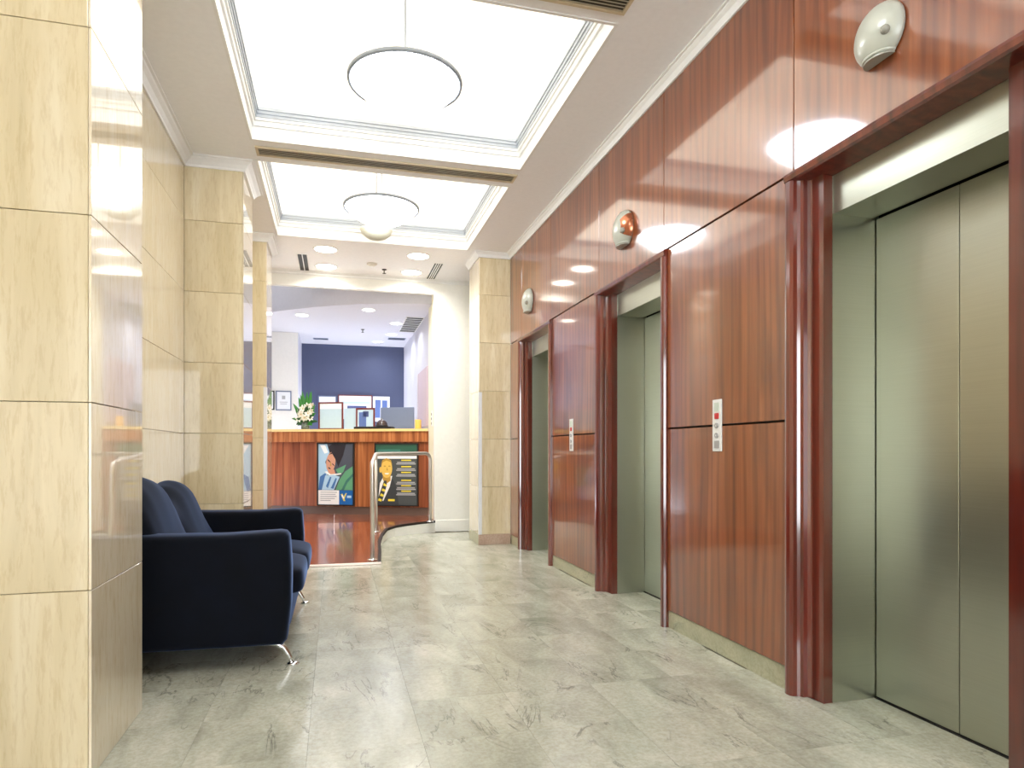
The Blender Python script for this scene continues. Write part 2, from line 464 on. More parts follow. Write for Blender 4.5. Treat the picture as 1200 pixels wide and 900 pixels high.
# ------------------------------------------------------------------ lift doorways
def lift(name, yc, label):
    d = struct(name, label, 'lift door', (XR, yc, 0))
    zi = ZH-.042
    # fluted wooden posts: outline in plan (x, y measured inwards from the outer edge)
    flute = [(XR+.05, 0), (1.895, 0), (1.882, .006), (1.878, .02), (1.880, .040), (1.890, .050), (1.906, .053), (1.918, .060), (1.924, .072), (1.942, .074),
             (1.952, .082), (1.957, .094), (1.976, .096), (1.986, .104), (1.990, .116), (2.000, .118), (2.000, .155), (XR+.05, .155)]
    for s in (-1, 1):
        bm = bmesh.new(); bm_prism(bm, [(x, yc+s*(HW-q)) for x, q in flute], 'z', 0, zi)
        obj('frame_post', bm, 'sapele_frame', d)
    bm = bmesh.new()
    bm_prism(bm, [(XR+.05, ZH), (1.895, ZH), (1.882, ZH-.006), (1.878, ZH-.018), (1.882, ZH-.036), (1.892, zi), (2.0, zi-.012), (2.0, ZH)], 'y', yc-HW, yc+HW)
    obj('frame_head', bm, 'sapele_frame', d)
    yo = HW-.155; zs = 2.035
    for s in (-1, 1):
        a, b = sorted((yc+s*yo, yc+s*(yo+.03)))
        bm = bmesh.new(); bm_box(bm, 1.994, XD+.02, a, b, 0, zi)
        e = [g for g in bm.edges]; bmesh.ops.bevel(bm, geom=e, offset=.003, segments=2, affect='EDGES')
        obj('steel_jamb', bm, 'brushed_steel', d)
    bm = bmesh.new(); bm_box(bm, 2.002, XD-.012, yc-yo, yc+yo, zs, zi+.01)
    obj('steel_header', bm, 'brushed_steel', d)
    for s in (-1, 1):
        a, b = sorted((yc+s*.0015, yc+s*(yo-.004)))
        box('door_leaf', XD, XD+.03, a, b, .008, zs-.006, 'brushed_steel', d, .0015)
    bm = bmesh.new(); bm_box(bm, XD+.035, XD+.045, yc-yo-.02, yc+yo+.02, 0, zs+.05); obj('door_backing', bm, 'black', d)
    box('door_sill', XD-.006, XD+.03, yc-yo, yc+yo, -.005, .006, 'black', d)
    return d
d1 = lift('door_1', LIFTS[0], 'large brushed steel lift door nearest the camera, its two leaves shut')
copy_tree(d1, (0, LIFTS[1]-LIFTS[0], 0), None, 'middle steel lift doorway between two wide wood panels').name = 'door_2'
copy_tree(d1, (0, LIFTS[2]-LIFTS[0], 0), None, 'farthest steel lift doorway beside the travertine pillar').name = 'door_3'

# lanterns above the lifts
def lantern(y, z, label, copper, R=.130, D=.075):
    g = empty('lift_lantern', (XR, y, z), label=label, cat='wall light', group='lanterns above the lifts')
    bm = bmesh.new(); n = 36; m = 9; rings = []
    cut = -R*.80                                   # flat cut on the underside
    for i in range(m+1):
        a = (PI/2)*i/m; rr = R*math.cos(a); xx = -D*math.sin(a)**1.0
        ringv = []
        for k in range(n):
            t = 2*PI*k/n; yy = rr*math.cos(t); zz = rr*math.sin(t)*1.0
            zz = max(zz, cut)
            ringv.append(bm.verts.new((XR-.004+xx, y+yy, z+zz)))
            if rr < 1e-5: break
        rings.append(ringv)
    for A, B in zip(rings, rings[1:]):
        for k in range(n):
            if len(B) == 1: bm.faces.new((A[k], A[(k+1) % n], B[0]))
            else: bm.faces.new((A[k], A[(k+1) % n], B[(k+1) % n], B[k]))
    bm.faces.new(rings[0][::-1])
    bmesh.ops.remove_doubles(bm, verts=bm.verts[:], dist=.0004)
    bmesh.ops.dissolve_degenerate(bm, dist=.0004, edges=bm.edges[:])
    obj('dome', bm, 'lantern_white', g, True)
    # lower lens set into the cut, with a raised rim
    hw = math.sqrt(R*R-cut*cut)
    bm = bmesh.new()
    path = [(XR-.004-D*.76*math.sin(PI*i/16), y+hw*math.cos(PI*i/16)*.98, z+cut-.004) for i in range(17)]
    bm_prism(bm, [(p[0], p[1]) for p in path], 'z', z+cut-.010, z+cut-.001)
    obj('lens', bm, 'lens_grey', g)
    tube('lens_rim', [(p[0], p[1], z+cut+.003) for p in path], .006, 'lantern_white', g, 8)
    bm = bmesh.new(); bmesh.ops.create_uvsphere(bm, u_segments=14, v_segments=8, radius=R*.15, matrix=Matrix.Translation((XR-D*.78, y-R*.62, z-R*.25)))
    obj('knob', bm, 'lens_grey', g, True)
    if copper:
        bm = bmesh.new(); rings = []
        for i in range(7):                          # copper reflection painted as a thin shell on the dome's near side
            a = (PI/2)*(.02+.62*i/6); rr = (R+.0015)*math.cos(a); xx = -(D+.0015)*math.sin(a)
            rings.append([bm.verts.new((XR-.004+xx, y-rr*math.cos(t), z+rr*math.sin(t))) for t in [(-.62+1.3*k/8) for k in range(9)]])
        for A, B in zip(rings, rings[1:]):
            for k in range(8): bm.faces.new((A[k], A[k+1], B[k+1], B[k]))
        obj('copper_reflection', bm, 'lantern_reflection', g, True)['label'] = 'copper-coloured reflection painted on the lantern side'
lantern(1.962, 2.548, 'white domed lantern over the nearest lift, with grey lens below', False, .108, .064)
lantern(4.14, 2.548, 'domed lantern with painted copper reflection over the middle lift', True)
lantern(6.43, 2.562, 'small white domed lantern over the farthest lift', False)

def call_plate(y, label):
    g = empty('call_plate', (XR, y, 1.046), label=label, cat='lift button', group='lift call plates')
    z0, z1, hw = 1.046, 1.313, .042
    box('faceplate', XR-.006, XR-.0005, y-hw, y+hw, z0, z1, 'plate_white', g, .002)
    box('display', XR-.0085, XR-.0055, y-.022, y+.022, z1-.062, z1-.016, 'display_green', g)
    box('red_sign', XR-.0085, XR-.0055, y-.018, y+.018, z1-.100, z1-.070, 'red_mark', g, .004, 2)
    for k, zz in enumerate((.135, .185)):
        bm = bmesh.new()
        bmesh.ops.create_cone(bm, cap_ends=True, segments=20, radius1=.014, radius2=.013, depth=.006, matrix=Matrix.Translation((XR-.009, y, z1-zz)) @ Matrix.Rotation(PI/2, 4, 'Y'))
        b = obj('button', bm, 'button_grey', g)
        s = 1 if k == 0 else -1
        prism('arrow', [(y-.006, z1-zz-.004*s), (y+.006, z1-zz-.004*s), (y, z1-zz+.006*s)], 'x', XR-.0128, XR-.0118, 'plate_white', b)
    box('key_panel', XR-.0085, XR-.0055, y-.022, y+.022, z0+.016, z0+.055, 'button_grey', g)
call_plate(3.02, 'white call plate on the wide wood panel between nearest and middle lifts')
call_plate(5.20, 'white call plate on the wood panel between middle and farthest lifts')

# ------------------------------------------------------------------ stone walls and pillars on the other side
def stone_face_x(parent, x, y0, y1, rows, m, t=.02, s=1):
    """slabs on a face whose outward normal is +x (s=1) or -x"""
    for z0, z1 in zip(rows, rows[1:]):
        a, b = sorted((x-s*t, x)); box('stone_slab', a, b, y0+.001, y1-.001, z0+.0012, z1-.0012, m, parent, .0012)
def stone_face_y(parent, y, x0, x1, rows, m, t=.02):
    for z0, z1 in zip(rows, rows[1:]):
        box('stone_slab', x0+.001, x1-.001, y, y+t, z0+.0012, z1-.0012, m, parent, .0012)
wl = struct('wall_left', 'cream travertine slab wall recessed behind the navy sofa', 'wall')
box('wall_core', XL-.3, XL-.02, 2.974, 8.7, 0, ZC, 'grout', wl)
for a, b in ((2.974, 4.2), (4.2, 5.43), (6.0, 7.2), (7.78, YE)): stone_face_x(wl, XL, a, b, ROWS, 'travertine_polished')
p1 = struct('pillar', 'wide cream travertine pillar at the picture edge, before the sofa', 'pillar', (-.9, 2.4, 0))
PX1 = -.755
box('pillar_core', -2.6, PX1-.02, 2.394+.02, 2.972-.02, 0, ZC, 'grout', p1)
R1 = [0, .602, 1.204, 1.804, 2.405, 3.005, ZC]
stone_face_x(p1, PX1, 2.394, 2.972, R1, 'travertine_polished', .009)
stone_face_y(p1, 2.394, -1.36, PX1-.009, R1, 'travertine'); stone_face_y(p1, 2.394, -1.98, -1.36, R1, 'travertine')
stone_face_y(p1, 2.952, XL, PX1-.02, R1, 'travertine')
def pillar(label, y0, y1, x0, x1, s, guard):
    g = struct('pillar', label, 'pillar', ((x0+x1)/2, (y0+y1)/2, 0))
    box('pillar_core', x0+.02, x1-.02, y0+.02, y1-.02, 0, ZC, 'grout', g)
    rows = ROWS if s > 0 else [.115]+ROWS[1:]
    stone_face_y(g, y0, x0 if s > 0 else x0+.009, x1-.009 if s > 0 else x1, rows, 'travertine')
    xf = x1 if s > 0 else x0
    stone_face_x(g, xf, y0, y1, rows, 'travertine_polished', .009, s)
    for z0, z1 in zip(rows, rows[1:]): box('stone_slab', x0+.021, x1-.021, y1-.02, y1, z0+.0012, z1-.0012, 'travertine', g, .0012)
    if s < 0:
        box('skirting', x0-.006, x1, y0-.008, y0+.02, 0, .115, 'pink_skirting', g, .002)
        box('skirting', x0-.006, x0+.02, y0+.02, y1, 0, .115, 'skirting_marble', g, .002)
    if guard:
        bm = bmesh.new(); e = .003; q = .034
        c = xf+s*e
        bm_prism(bm, [(c, y0-e), (c-s*q, y0-e), (c-s*q, y0), (xf, y0), (xf, y0+q), (c, y0+q)], 'z', 0.0, 1.70)
        obj('corner_guard', bm, 'silver_guard', g)
pillar('travertine pillar directly behind the far arm of the sofa', 5.43, 6.0, XL, PX, 1, False)
pillar('narrow travertine pillar beside the reception opening, past the sofa', 7.2, 7.76, XL, PX, 1, True)
pillar('travertine pillar with pinkish skirting at the end of the wood panelling', 7.2, 7.76, 1.545, XR, -1, True)

# the entrance side behind the camera: walls with a wide glazed opening
wb = struct('wall_back', 'plain wall with the wide street entrance behind the camera', 'wall')
box('wall_panel', -3.2, -1.5, -4.2, -4.0, 0, ZC, 'wall_white', wb); box('wall_panel', 1.6, 2.6, -4.2, -4.0, 0, ZC, 'wall_white', wb)
box('wall_panel', -1.5, 1.6, -4.2, -4.0, 2.7, ZC, 'wall_white', wb)
we = struct('wall_side', 'travertine side wall of the entrance before the wide pillar', 'wall')
for y0 in (-4.0, -2.4, -.8, .8): stone_face_x(we, -1.96, y0, y0+1.6, R1, 'travertine')

# ------------------------------------------------------------------ end wall with the opening, reception shell
wf = struct('wall_end', 'white end wall framing the opening to the reception', 'wall')
XO0, XO1, ZO = -1.03, 1.236, 3.075
bm = bmesh.new()
bm_box(bm, XO1, 2.4, YE, YE+.08, 0, ZC); bm_box(bm, XL-.1, XO0, YE, YE+.08, 0, ZC); bm_box(bm, XO0, XO1, YE, YE+.08, ZO, 3.53)
obj('wall_plaster', bm, 'wall_white', wf)
box('opening_jamb', XO1+.001, XO1+.2, YE+.08, 9.07, 0, 3.53, 'cream_jamb', wf)
box('skirting', XO1+.02, 2.3, YE-.012, YE, 0, .15, 'wall_white', wf, .004)
# reception beyond
w_ = struct('wall_reception_right', 'white reception side wall beyond the opening jamb', 'wall')
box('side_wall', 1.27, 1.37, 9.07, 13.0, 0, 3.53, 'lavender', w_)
w_ = struct('wall_reception_left', 'white wall with framed certificates behind the counter', 'wall')
box('back_wall', -1.5, -.60, 11.49, 11.60, 0, ZC, 'wall_white', w_); box('alcove_return', -.70, -.60, 11.60, 12.8, 0, ZC, 'lavender', w_)
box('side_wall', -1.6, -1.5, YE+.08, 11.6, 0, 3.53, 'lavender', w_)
w_ = struct('wall_reception_back', 'slate blue wall at the back of the reception', 'wall')
box('blue_wall', -.8, 1.3, 12.8, 12.9, 0, ZC, 'blue_wall', w_)
ARC = [(-1.6, 10.6), (-.83, 9.82), (-.31, 9.40), (.05, 9.17), (.37, 9.0), (.75, 8.88), (1.17, 8.78), (1.4, 8.76)]
cr = struct('ceiling_reception', 'lavender reception ceiling with a curved front edge', 'ceiling')
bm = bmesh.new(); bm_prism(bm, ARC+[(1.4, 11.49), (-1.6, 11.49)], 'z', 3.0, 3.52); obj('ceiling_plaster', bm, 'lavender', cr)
box('ceiling_plaster', -1.6, 1.4, 11.49, 13.0, 3.03, 3.2, 'lavender', cr)
box('ceiling_plaster', -1.6, 1.4, YE+.02, 10.7, 3.50, 3.53, 'wall_white', cr)

# raised timber floor with a ramp
CURVE = [(.395, 6.24), (.43, 6.7), (.46, 7.24), (.51, 7.63), (.59, 8.0), (.70, 8.17), (.85, 8.29), (1.05, 8.40), (1.236, 8.475)]
def zr(y): return .018 + (ZP-.018)*min(1, max(0, (y-6.24)/(8.5-6.24)))
def ycurve(x):
    if x <= CURVE[0][0]: return 6.24
    for (xa, ya), (xb_, yb_) in zip(CURVE, CURVE[1:]):
        if x <= xb_: return ya+(yb_-ya)*(x-xa)/(xb_-xa)
    return YE
fr = struct('floor_reception', 'glossy reddish timber ramp and floor leading to the reception counter', 'floor')
bwid = .09; k = 0; x = XL+.002
while x < XO1-.005:
    x1 = min(x+bwid, XO1)
    g = .0003
    xs = [x+g] + [c[0] for c in CURVE if x+g < c[0] < x1-g] + [x1-g]
    bm = bmesh.new()
    front = [(q, ycurve(q)) for q in xs]
    def column(y):  return y
    top = []
    ymax = 11.48
    rows_ = []
    for q, yf in front:
        ys = [yf] + ([8.5] if yf < 8.49 else [8.5]) + [ymax]
        rows_.append([bm.verts.new((q, yy, zr(yy))) for yy in ys] + [bm.verts.new((q, yy, max(zr(yy)-.014, .002))) for yy in ys])
    for A, B in zip(rows_, rows_[1:]):
        for i in range(2):
            bm.faces.new((A[i], B[i], B[i+1], A[i+1])); bm.faces.new((A[3+i], A[4+i], B[4+i], B[3+i]))
        bm.faces.new((A[0], A[3], B[3], B[0])); bm.faces.new((A[2], B[2], B[5], A[5]))
    for A in (rows_[0], rows_[-1]):
        bm.faces.new((A[0], A[1], A[4], A[3])); bm.faces.new((A[1], A[2], A[5], A[4]))
    obj('floorboard', bm, 'floorboards', fr)
    x = x1
box('nosing', XL, .41, 6.205, 6.24, 0, .020, 'nosing', fr, .004, 2)['label'] = 'pale metal nosing strip at the foot of the ramp'
def curb(name, m, inset, ztop, zbot, th):
    bm = bmesh.new(); L_ = []
    for i, (px, py) in enumerate(CURVE):
        a = Vector(CURVE[max(i-1, 0)]); b = Vector(CURVE[min(i+1, len(CURVE)-1)]); t = (b-a).normalized(); n = Vector((t.y, -t.x))
        z = zr(py)
        p = Vector((px, py))
        o_ = p+n*inset; i_ = p+n*(inset-th)
        L_.append([bm.verts.new((o_.x, o_.y, max(ztop(z), .004))), bm.verts.new((i_.x, i_.y, max(ztop(z), .004))), bm.verts.new((i_.x, i_.y, zbot(z))), bm.verts.new((o_.x, o_.y, zbot(z)))])
    for A, B in zip(L_, L_[1:]):
        for k in range(4): bm.faces.new((A[k], A[(k+1) % 4], B[(k+1) % 4], B[k]))
    bm.faces.new(L_[0]); bm.faces.new(L_[-1][::-1])
    return obj(name, bm, m, fr)
curb('edge_strip', 'dark_edge', .012, lambda z: z+.003, lambda z: max(z-.026, .001), .030)
curb('riser', 'wall_white', .006, lambda z: max(z-.026, .002), lambda z: 0, .02)['label'] = 'white curved riser along the ramp edge'

# ------------------------------------------------------------------ reception counter (local frame: t along the front, depth behind, z)
CNT = (-.86, 10.0); CA = math.radians(-23.73)
cn = empty('reception_counter', (CNT[0], CNT[1], ZP), CA, label='long wooden reception counter with pale lip standing in the opening', cat='counter')
ZT = 1.352-ZP
def lbox(name, t0, t1, d0, d1, z0, z1, m, par=cn, bev=0.0, seg=1): return box(name, t0, t1, d0, d1, z0, z1, m, par, bev, seg, keep=False)
T0, T1 = -.22, 2.288
def tmax(d): return min(T1, 2.312-.44*d)
def lslab(name, d0, d1, z0, z1, m): return prism(name, [(T0, d0), (tmax(d0), d0), (tmax(d1), d1), (T0, d1)], 'z', z0, z1, m, cn, keep=False)
lslab('countertop', -.02, .55, ZT-.035, ZT, 'counter_lip')
lbox('fascia', T0, T1, 0, .06, 1.172-ZP, ZT-.035, 'counter_wood')
for a, b, m_ in ((T0, .13, 'counter_wood_dark'), (.133, .655, 'counter_wood_dark'), (.658, 1.215, 'counter_wood'), (1.218, 1.50, 'counter_wood'), (1.503, 2.145, 'counter_wood_dark'), (2.148, T1, 'counter_wood_dark')):
    lbox('front_panel', a, b, .035, .06, .262-ZP, 1.172-ZP, m_, bev=.0015)
lslab('counter_body', .076, .50, 0.0, ZT-.035, 'counter_wood_dark')
lbox('kickboard', T0, T1-.01, .055, .075, .0, .262-ZP, 'kick')

# posters: flat framed prints hung on the counter front
def cw(t, d, z):
    c, s = math.cos(CA), math.sin(CA)
    return Vector((CNT[0]+t*c-d*s, CNT[1]+t*s+d*c, ZP+z))
def poster(t0, t1, z0, z1, label):
    g = empty('framed_poster', cw((t0+t1)/2, 0, z0-ZP), CA, label=label, cat='poster', group='posters on the counter front')
    hw, h = (t1-t0)/2, z1-z0; f = .018
    bm = bmesh.new()
    bm_box(bm, -hw, -hw+f, .005, .034, 0, h); bm_box(bm, hw-f, hw, .005, .034, 0, h); bm_box(bm, -hw+f, hw-f, .005, .034, 0, f); bm_box(bm, -hw+f, hw-f, .005, .034, h-f, h)
    obj('poster_frame', bm, 'black', g, keep=False)
    return g, hw-f, h-2*f, f
def print_on(g, hw, h, f, base, shapes, names):
    """shapes: (ink, [(u, v) ...]) with u, v in 0..1 from lower corner, later ones lie over earlier ones"""
    lbox('print_sheet', -hw, hw, .018, .034, f, f+h, base, g)
    inks = {}
    for i, (ink, pts) in enumerate(shapes):
        inks.setdefault((names(ink), ink), []).append((i, pts))
    for (nm, ink), lst in inks.items():
        bm = bmesh.new()
        for i, pts in lst:
            q = [(-hw+2*hw*min(1, max(0, u)), f+h*min(1, max(0, v))) for u, v in pts]
            vs = [bm.verts.new((a, .0176-.00012*i, b)) for a, b in q]
            bm.faces.new(vs)
        o = obj(nm, bm, ink, g, keep=False)
        if len(lst) > 1: o['kind'] = 'stuff'
def ell(cx, cy, rx, ry, n=20, rot=0):
    c, s = math.cos(rot), math.sin(rot)
    return [(cx+rx*math.cos(2*PI*i/n)*c-ry*math.sin(2*PI*i/n)*s, cy+rx*math.cos(2*PI*i/n)*s+ry*math.sin(2*PI*i/n)*c) for i in range(n)]
def rect(a, b, c, d): return [(a, c), (b, c), (b, d), (a, d)]
g1 = poster(.660, 1.212, .272, 1.160, 'framed poster of a resting person in blue and green')
s1 = [('ink_shirt', [(0, .25), (0, 1), (.25, 1), (.32, .86), (.2, .7), (.3, .55), (.2, .4), (.35, .25)]),
      ('ink_white', [(.05, .98), (.2, .98), (.28, .86), (.18, .84)]),
      ('ink_hair', [(.28, .95), (.4, 1), (.8, 1), (.72, .82), (.6, .66), (.5, .78), (.34, .86)]),
      ('ink_skin', ell(.36, .70, .13, .17, 20, -.35)), ('ink_skin', [(.28, .55), (.46, .58), (.5, .5), (.34, .46)]),
      ('ink_hair', [(.30, .82), (.5, .92), (.66, .80), (.58, .62), (.50, .74), (.40, .84)]),
      ('ink_hair', ell(.31, .72, .05, .012, 10, -.5)), ('ink_hair', ell(.43, .66, .04, .010, 10, -.5)), ('ink_hair', ell(.32, .60, .04, .012, 10, -.3)), ('ink_face_dark', [(.36, .72), (.33, .63), (.38, .64)]),
      ('ink_green', [(.50, .58), (.66, .62), (.80, .66), (.72, .54), (.6, .48)]),
      ('ink_white', [(.18, .54), (.25, .55), (.36, .50), (.66, .52), (.66, .50), (.34, .47)]),
      ('ink_blue', [(.0, .24), (.05, .46), (.2, .52), (.3, .42), (.24, .24)]), ('ink_shirt', [(.1, .24), (.2, .48), (.45, .49), (.62, .46), (.45, .24)]),
      ('ink_blue', [(.22, .3), (.34, .46), (.38, .45), (.28, .27)]), ('ink_blue', [(.36, .27), (.5, .44), (.54, .43), (.44, .26)]),
      ('ink_green', [(.50, .24), (.62, .42), (.78, .55), (1, .64), (1, .24)]), ('ink_teal', [(.66, .24), (.8, .40), (1, .52), (1, .47), (.84, .36), (.74, .24)]),
      ('ink_white', rect(0, .6, 0, .235)), ('ink_logo_blue', rect(.6, 1, 0, .235)),
      ('ink_yellow', [(.65, .17), (.70, .18), (.735, .13), (.79, .19), (.82, .19), (.755, .095), (.78, .06), (.73, .06)]),
      ('ink_white', [(.66, .15), (.72, .10), (.76, .10), (.70, .16)]), ('ink_shirt', rect(.83, .95, .11, .15))]
s1 += [('ink_grey', rect(.06, .06+q, .195-.034*i, .209-.034*i)) for i, q in enumerate((.48, .44, .47, .42, .30))]
print_on(*g1, 'ink_slate', s1, lambda i: {'ink_skin': 'printed_face', 'ink_hair': 'printed_hair', 'ink_logo_blue': 'printed_logo_box', 'ink_yellow': 'printed_logo'}.get(i, 'printed_shape'))
g2 = poster(1.510, 2.140, .278, 1.152, 'framed dark poster of a smiling person in suit and striped tie')
s2 = [('ink_green_dark', rect(0, 1, .83, 1)), ('ink_teal', rect(.05, .6, .88, .92)), ('ink_white', rect(.0, 1, .765, .81)),
      ('ink_suit', [(0, 0), (.02, .28), (.12, .40), (.42, .42), (.50, .30), (.56, 0)]),
      ('ink_white', [(.10, .36), (.18, .46), (.40, .48), (.34, .30), (.18, .06), (.06, .10)]),
      ('ink_face_dark', [(.17, .50), (.36, .52), (.36, .40), (.24, .34), (.17, .42)]),
      ('ink_face', ell(.265, .60, .135, .155)), ('ink_face', ell(.115, .58, .03, .05, 12)), ('ink_face_dark', ell(.22, .64, .028, .012, 10)), ('ink_face_dark', ell(.33, .64, .028, .012, 10)),
      ('ink_face_dark', [(.27, .63), (.30, .57), (.26, .57)]), ('ink_white', [(.21, .525), (.33, .525), (.30, .505), (.24, .505)]),
      ('ink_face_dark', [(.13, .66), (.16, .74), (.26, .775), (.37, .74), (.40, .66), (.36, .71), (.26, .735), (.18, .71)]),
      ('ink_suit', [(.20, .40), (.26, .40), (.27, .33), (.14, .02), (.04, .02), (.06, .12)]),
      ('ink_yellow', [(.20, .36), (.27, .33), (.26, .30), (.18, .32)]), ('ink_yellow', [(.165, .27), (.24, .25), (.22, .215), (.14, .235)]),
      ('ink_yellow', [(.125, .19), (.20, .165), (.18, .13), (.10, .15)]), ('ink_yellow', [(.08, .11), (.155, .085), (.13, .05), (.05, .07)]),
      ('ink_yellow', rect(.30, .46, .06, .095))]
for i, v in enumerate((.73, .625, .53, .40, .31, .22)):
    s2 += [('ink_yellow', rect(.62, .86, v, v+.018)), ('ink_grey', rect(.52, .95, v-.035, v-.018)), ('ink_grey', rect(.50, .97, v-.06, v-.043))]
print_on(*g2, 'ink_charcoal', s2, lambda i: {'ink_face': 'printed_face', 'ink_suit': 'printed_suit', 'ink_face_dark': 'printed_features'}.get(i, 'printed_shape'))

# things standing on the counter (their own top-level things, in the counter's frame)
def on_counter(name, t, d, label, cat, group=None, rz=0): return empty(name, cw(t, d, ZT), CA+rz, label=label, cat=cat, group=group)
def stand_frame(t, d, wd, h, label, frame, sheet, extra, cat='sign'):
    g = on_counter('sign_frame', t, d, label, cat, 'framed signs standing on the counter')
    f = .022
    bm = bmesh.new(); bm_box(bm, -wd/2, -wd/2+f, 0, .018, 0, h); bm_box(bm, wd/2-f, wd/2, 0, .018, 0, h); bm_box(bm, -wd/2+f, wd/2-f, 0, .018, h-f, h); bm_box(bm, -wd/2+f, wd/2-f, 0, .018, 0, f)
    obj('frame', bm, frame, g, keep=False)
    lbox('sheet', -wd/2+f, wd/2-f, .006, .016, f, h-f, sheet, g)
    for (nm, a, b, c, d_, m_) in extra: lbox(nm, -wd/2+f+(wd-2*f)*a, -wd/2+f+(wd-2*f)*b, .004, .0059, f+(h-2*f)*c, f+(h-2*f)*d_, m_, g)
    prism('back_strut', [(.018, h*.75), (.11, 0), (.118, 0), (.018, h*.80)], 'x', -.02, .02, 'black', g, keep=False)
stand_frame(.757, .25, .378, .40, 'mahogany framed sign with pale blue sheet beside the lilies', 'mahogany', 'paper_blue',
            [('white_band', 0, 1, .78, 1, 'paper')])
stand_frame(1.282, .25, .283, .310, 'small reddish framed blue photograph behind the desk bell', 'mahogany', 'paper_blue', [('photo_patch', .1, .55, .05, .85, 'photo_blue'), ('photo_patch', .35, .7, .6, .9, 'photo_navy')])
g = on_counter('brochure_panel', 1.045, .30, 'plain pale blue panel standing between the two mahogany frames', 'panel')
lbox('sheet', -.105, .105, 0, .012, .012, .31, 'paper_blue', g); lbox('foot', -.09, .09, -.02, .05, 0, .012, 'paper', g)
g = on_counter('desk_screen', 1.70, .42, 'blue-grey privacy screen standing at the back of the counter', 'screen')
lbox('screen_board', -.25, .25, 0, .03, .012, .325, 'screen_grey', g, .004); lbox('screen_edge', -.255, -.25, -.002, .032, .012, .327, 'paper', g)
for s in (-.18, .18): lbox('foot', s-.03, s+.03, -.05, .09, 0, .012, 'screen_grey', g)
g = on_counter('tray', 1.475, .10, 'flat black tray under the dark desk bell', 'tray')
lbox('tray_base', -.27, .27, -.09, .09, 0, .030, 'black', g, .006, 2)
lbox('tray_mat', -.255, .255, -.075, .075, .030, .034, 'dark_edge', g)
g = empty('desk_bell', cw(1.585, .10, ZT+.034), CA, label='dark domed desk bell sitting on the black tray', cat='bell')
lathe('bell_base', [(0, 0), (.084, 0), (.088, .010), (.080, .022), (0, .022)], 'black', g, seg=28, keep=False)
lathe('bell_dome', [(.080, .022), (.077, .045), (.066, .070), (.046, .088), (.020, .098), (0, .100)], 'dark_bell', g, seg=28, keep=False)
lathe('bell_button', [(.008, .098), (.008, .108), (.014, .110), (.012, .117), (0, .119)], 'chrome', g, seg=16, keep=False)
g = on_counter('pillar_candle', 2.075, .22, 'honey yellow candle at the end of the counter by the jamb', 'candle')
lathe('wax', [(0, 0), (.044, 0), (.045, .01), (.045, .128), (.040, .135), (.02, .130), (0, .128)], 'honey', g, seg=24, keep=False)
lathe('wick', [(0, .127), (.002, .128), (.002, .146), (0, .147)], 'black', g, seg=8, keep=False)

# flowers
fl = on_counter('flower_arrangement', .375, .24, 'vase of white lilies with tall green leaves on the counter end', 'flowers')
lathe('vase', [(0, 0), (.055, 0), (.062, .02), (.058, .09), (.048, .12), (.052, .14), (.045, .14), (.042, .12), (.05, .09), (.052, .02), (0, .012)], 'glass_vase', fl, seg=24, keep=False)
def leaf_bm(base, tip, wd, bend):
    bm = bmesh.new(); a, b = Vector(base), Vector(tip); d = (b-a); side = d.cross(Vector((.3, -1, .2))).normalized(); L_ = []
    for i in range(7):
        t = i/6; c = a+d*t+Vector(bend)*math.sin(PI*t*.5)**2; ww = wd*math.sin(PI*min(.97, t*.85+.12))
        L_.append([bm.verts.new(c-side*ww), bm.verts.new(c+Vector((0, -.004, 0))), bm.verts.new(c+side*ww)])
    for A, B in zip(L_, L_[1:]):
        for k in range(2): bm.faces.new((A[k], A[k+1], B[k+1], B[k]))
    return bm
rnd = random.Random(3)
for i in range(13):
    x0 = rnd.uniform(-.02, .02); tx_ = -.03+rnd.uniform(-.07, .10)
    obj('tall_leaf', leaf_bm((x0, 0, .12), (tx_, rnd.uniform(-.05, .05), rnd.uniform(.44, .57)), rnd.uniform(.026, .040), (rnd.uniform(-.03, .03), 0, 0)), 'leaf', fl, keep=False)
for i in range(34):
    a = rnd.uniform(0, 2*PI); r_ = rnd.uniform(.13, .21); z_ = rnd.uniform(.02, .36)
    obj('leaf', leaf_bm((.01*math.cos(a), .01*math.sin(a), .12), (r_*math.cos(a), r_*.7*math.sin(a), z_), rnd.uniform(.024, .038), (0, 0, .04)), 'leaf_dark' if i % 2 else 'leaf', fl, keep=False)
for (fx, fz, fs) in ((.00, .30, 1.1), (.06, .34, 1), (.12, .27, 1), (.07, .23, 1.1), (-.03, .22, 1.15), (.02, .17, 1.1), (.10, .16, 1), (-.07, .15, 1.1), (-.05, .27, .9), (.13, .35, .9)):
    bm = bmesh.new(); ctr = Vector((fx, -.08+abs(fx)*.25, fz))
    rm = Matrix.Rotation(rnd.uniform(-.5, .5), 3, 'Z') @ Matrix.Rotation(rnd.uniform(-.5, .4), 3, 'X') @ Matrix.Rotation(rnd.uniform(0, 1), 3, 'Y')
    for k in range(6):
        a = 2*PI*k/6; d = Vector((math.cos(a), 0, math.sin(a))); s_ = Vector((-math.sin(a), 0, math.cos(a)))
        q = [ctr+rm @ (v*fs) for v in (d*.006-s_*.006, d*.03-s_*.015+Vector((0, -.016, 0)), d*.056+Vector((0, -.010, 0)), d*.03+s_*.015+Vector((0, -.016, 0)), d*.006+s_*.006)]
        bm.faces.new([bm.verts.new(v) for v in q])
    f_ = obj('lily', bm, 'lily', fl, keep=False)
    bm = bmesh.new(); bmesh.ops.create_uvsphere(bm, u_segments=8, v_segments=5, radius=.009*fs, matrix=Matrix.Translation(ctr+Vector((0, -.008, 0))))
    obj('stamen', bm, 'lily_heart', f_, keep=False)

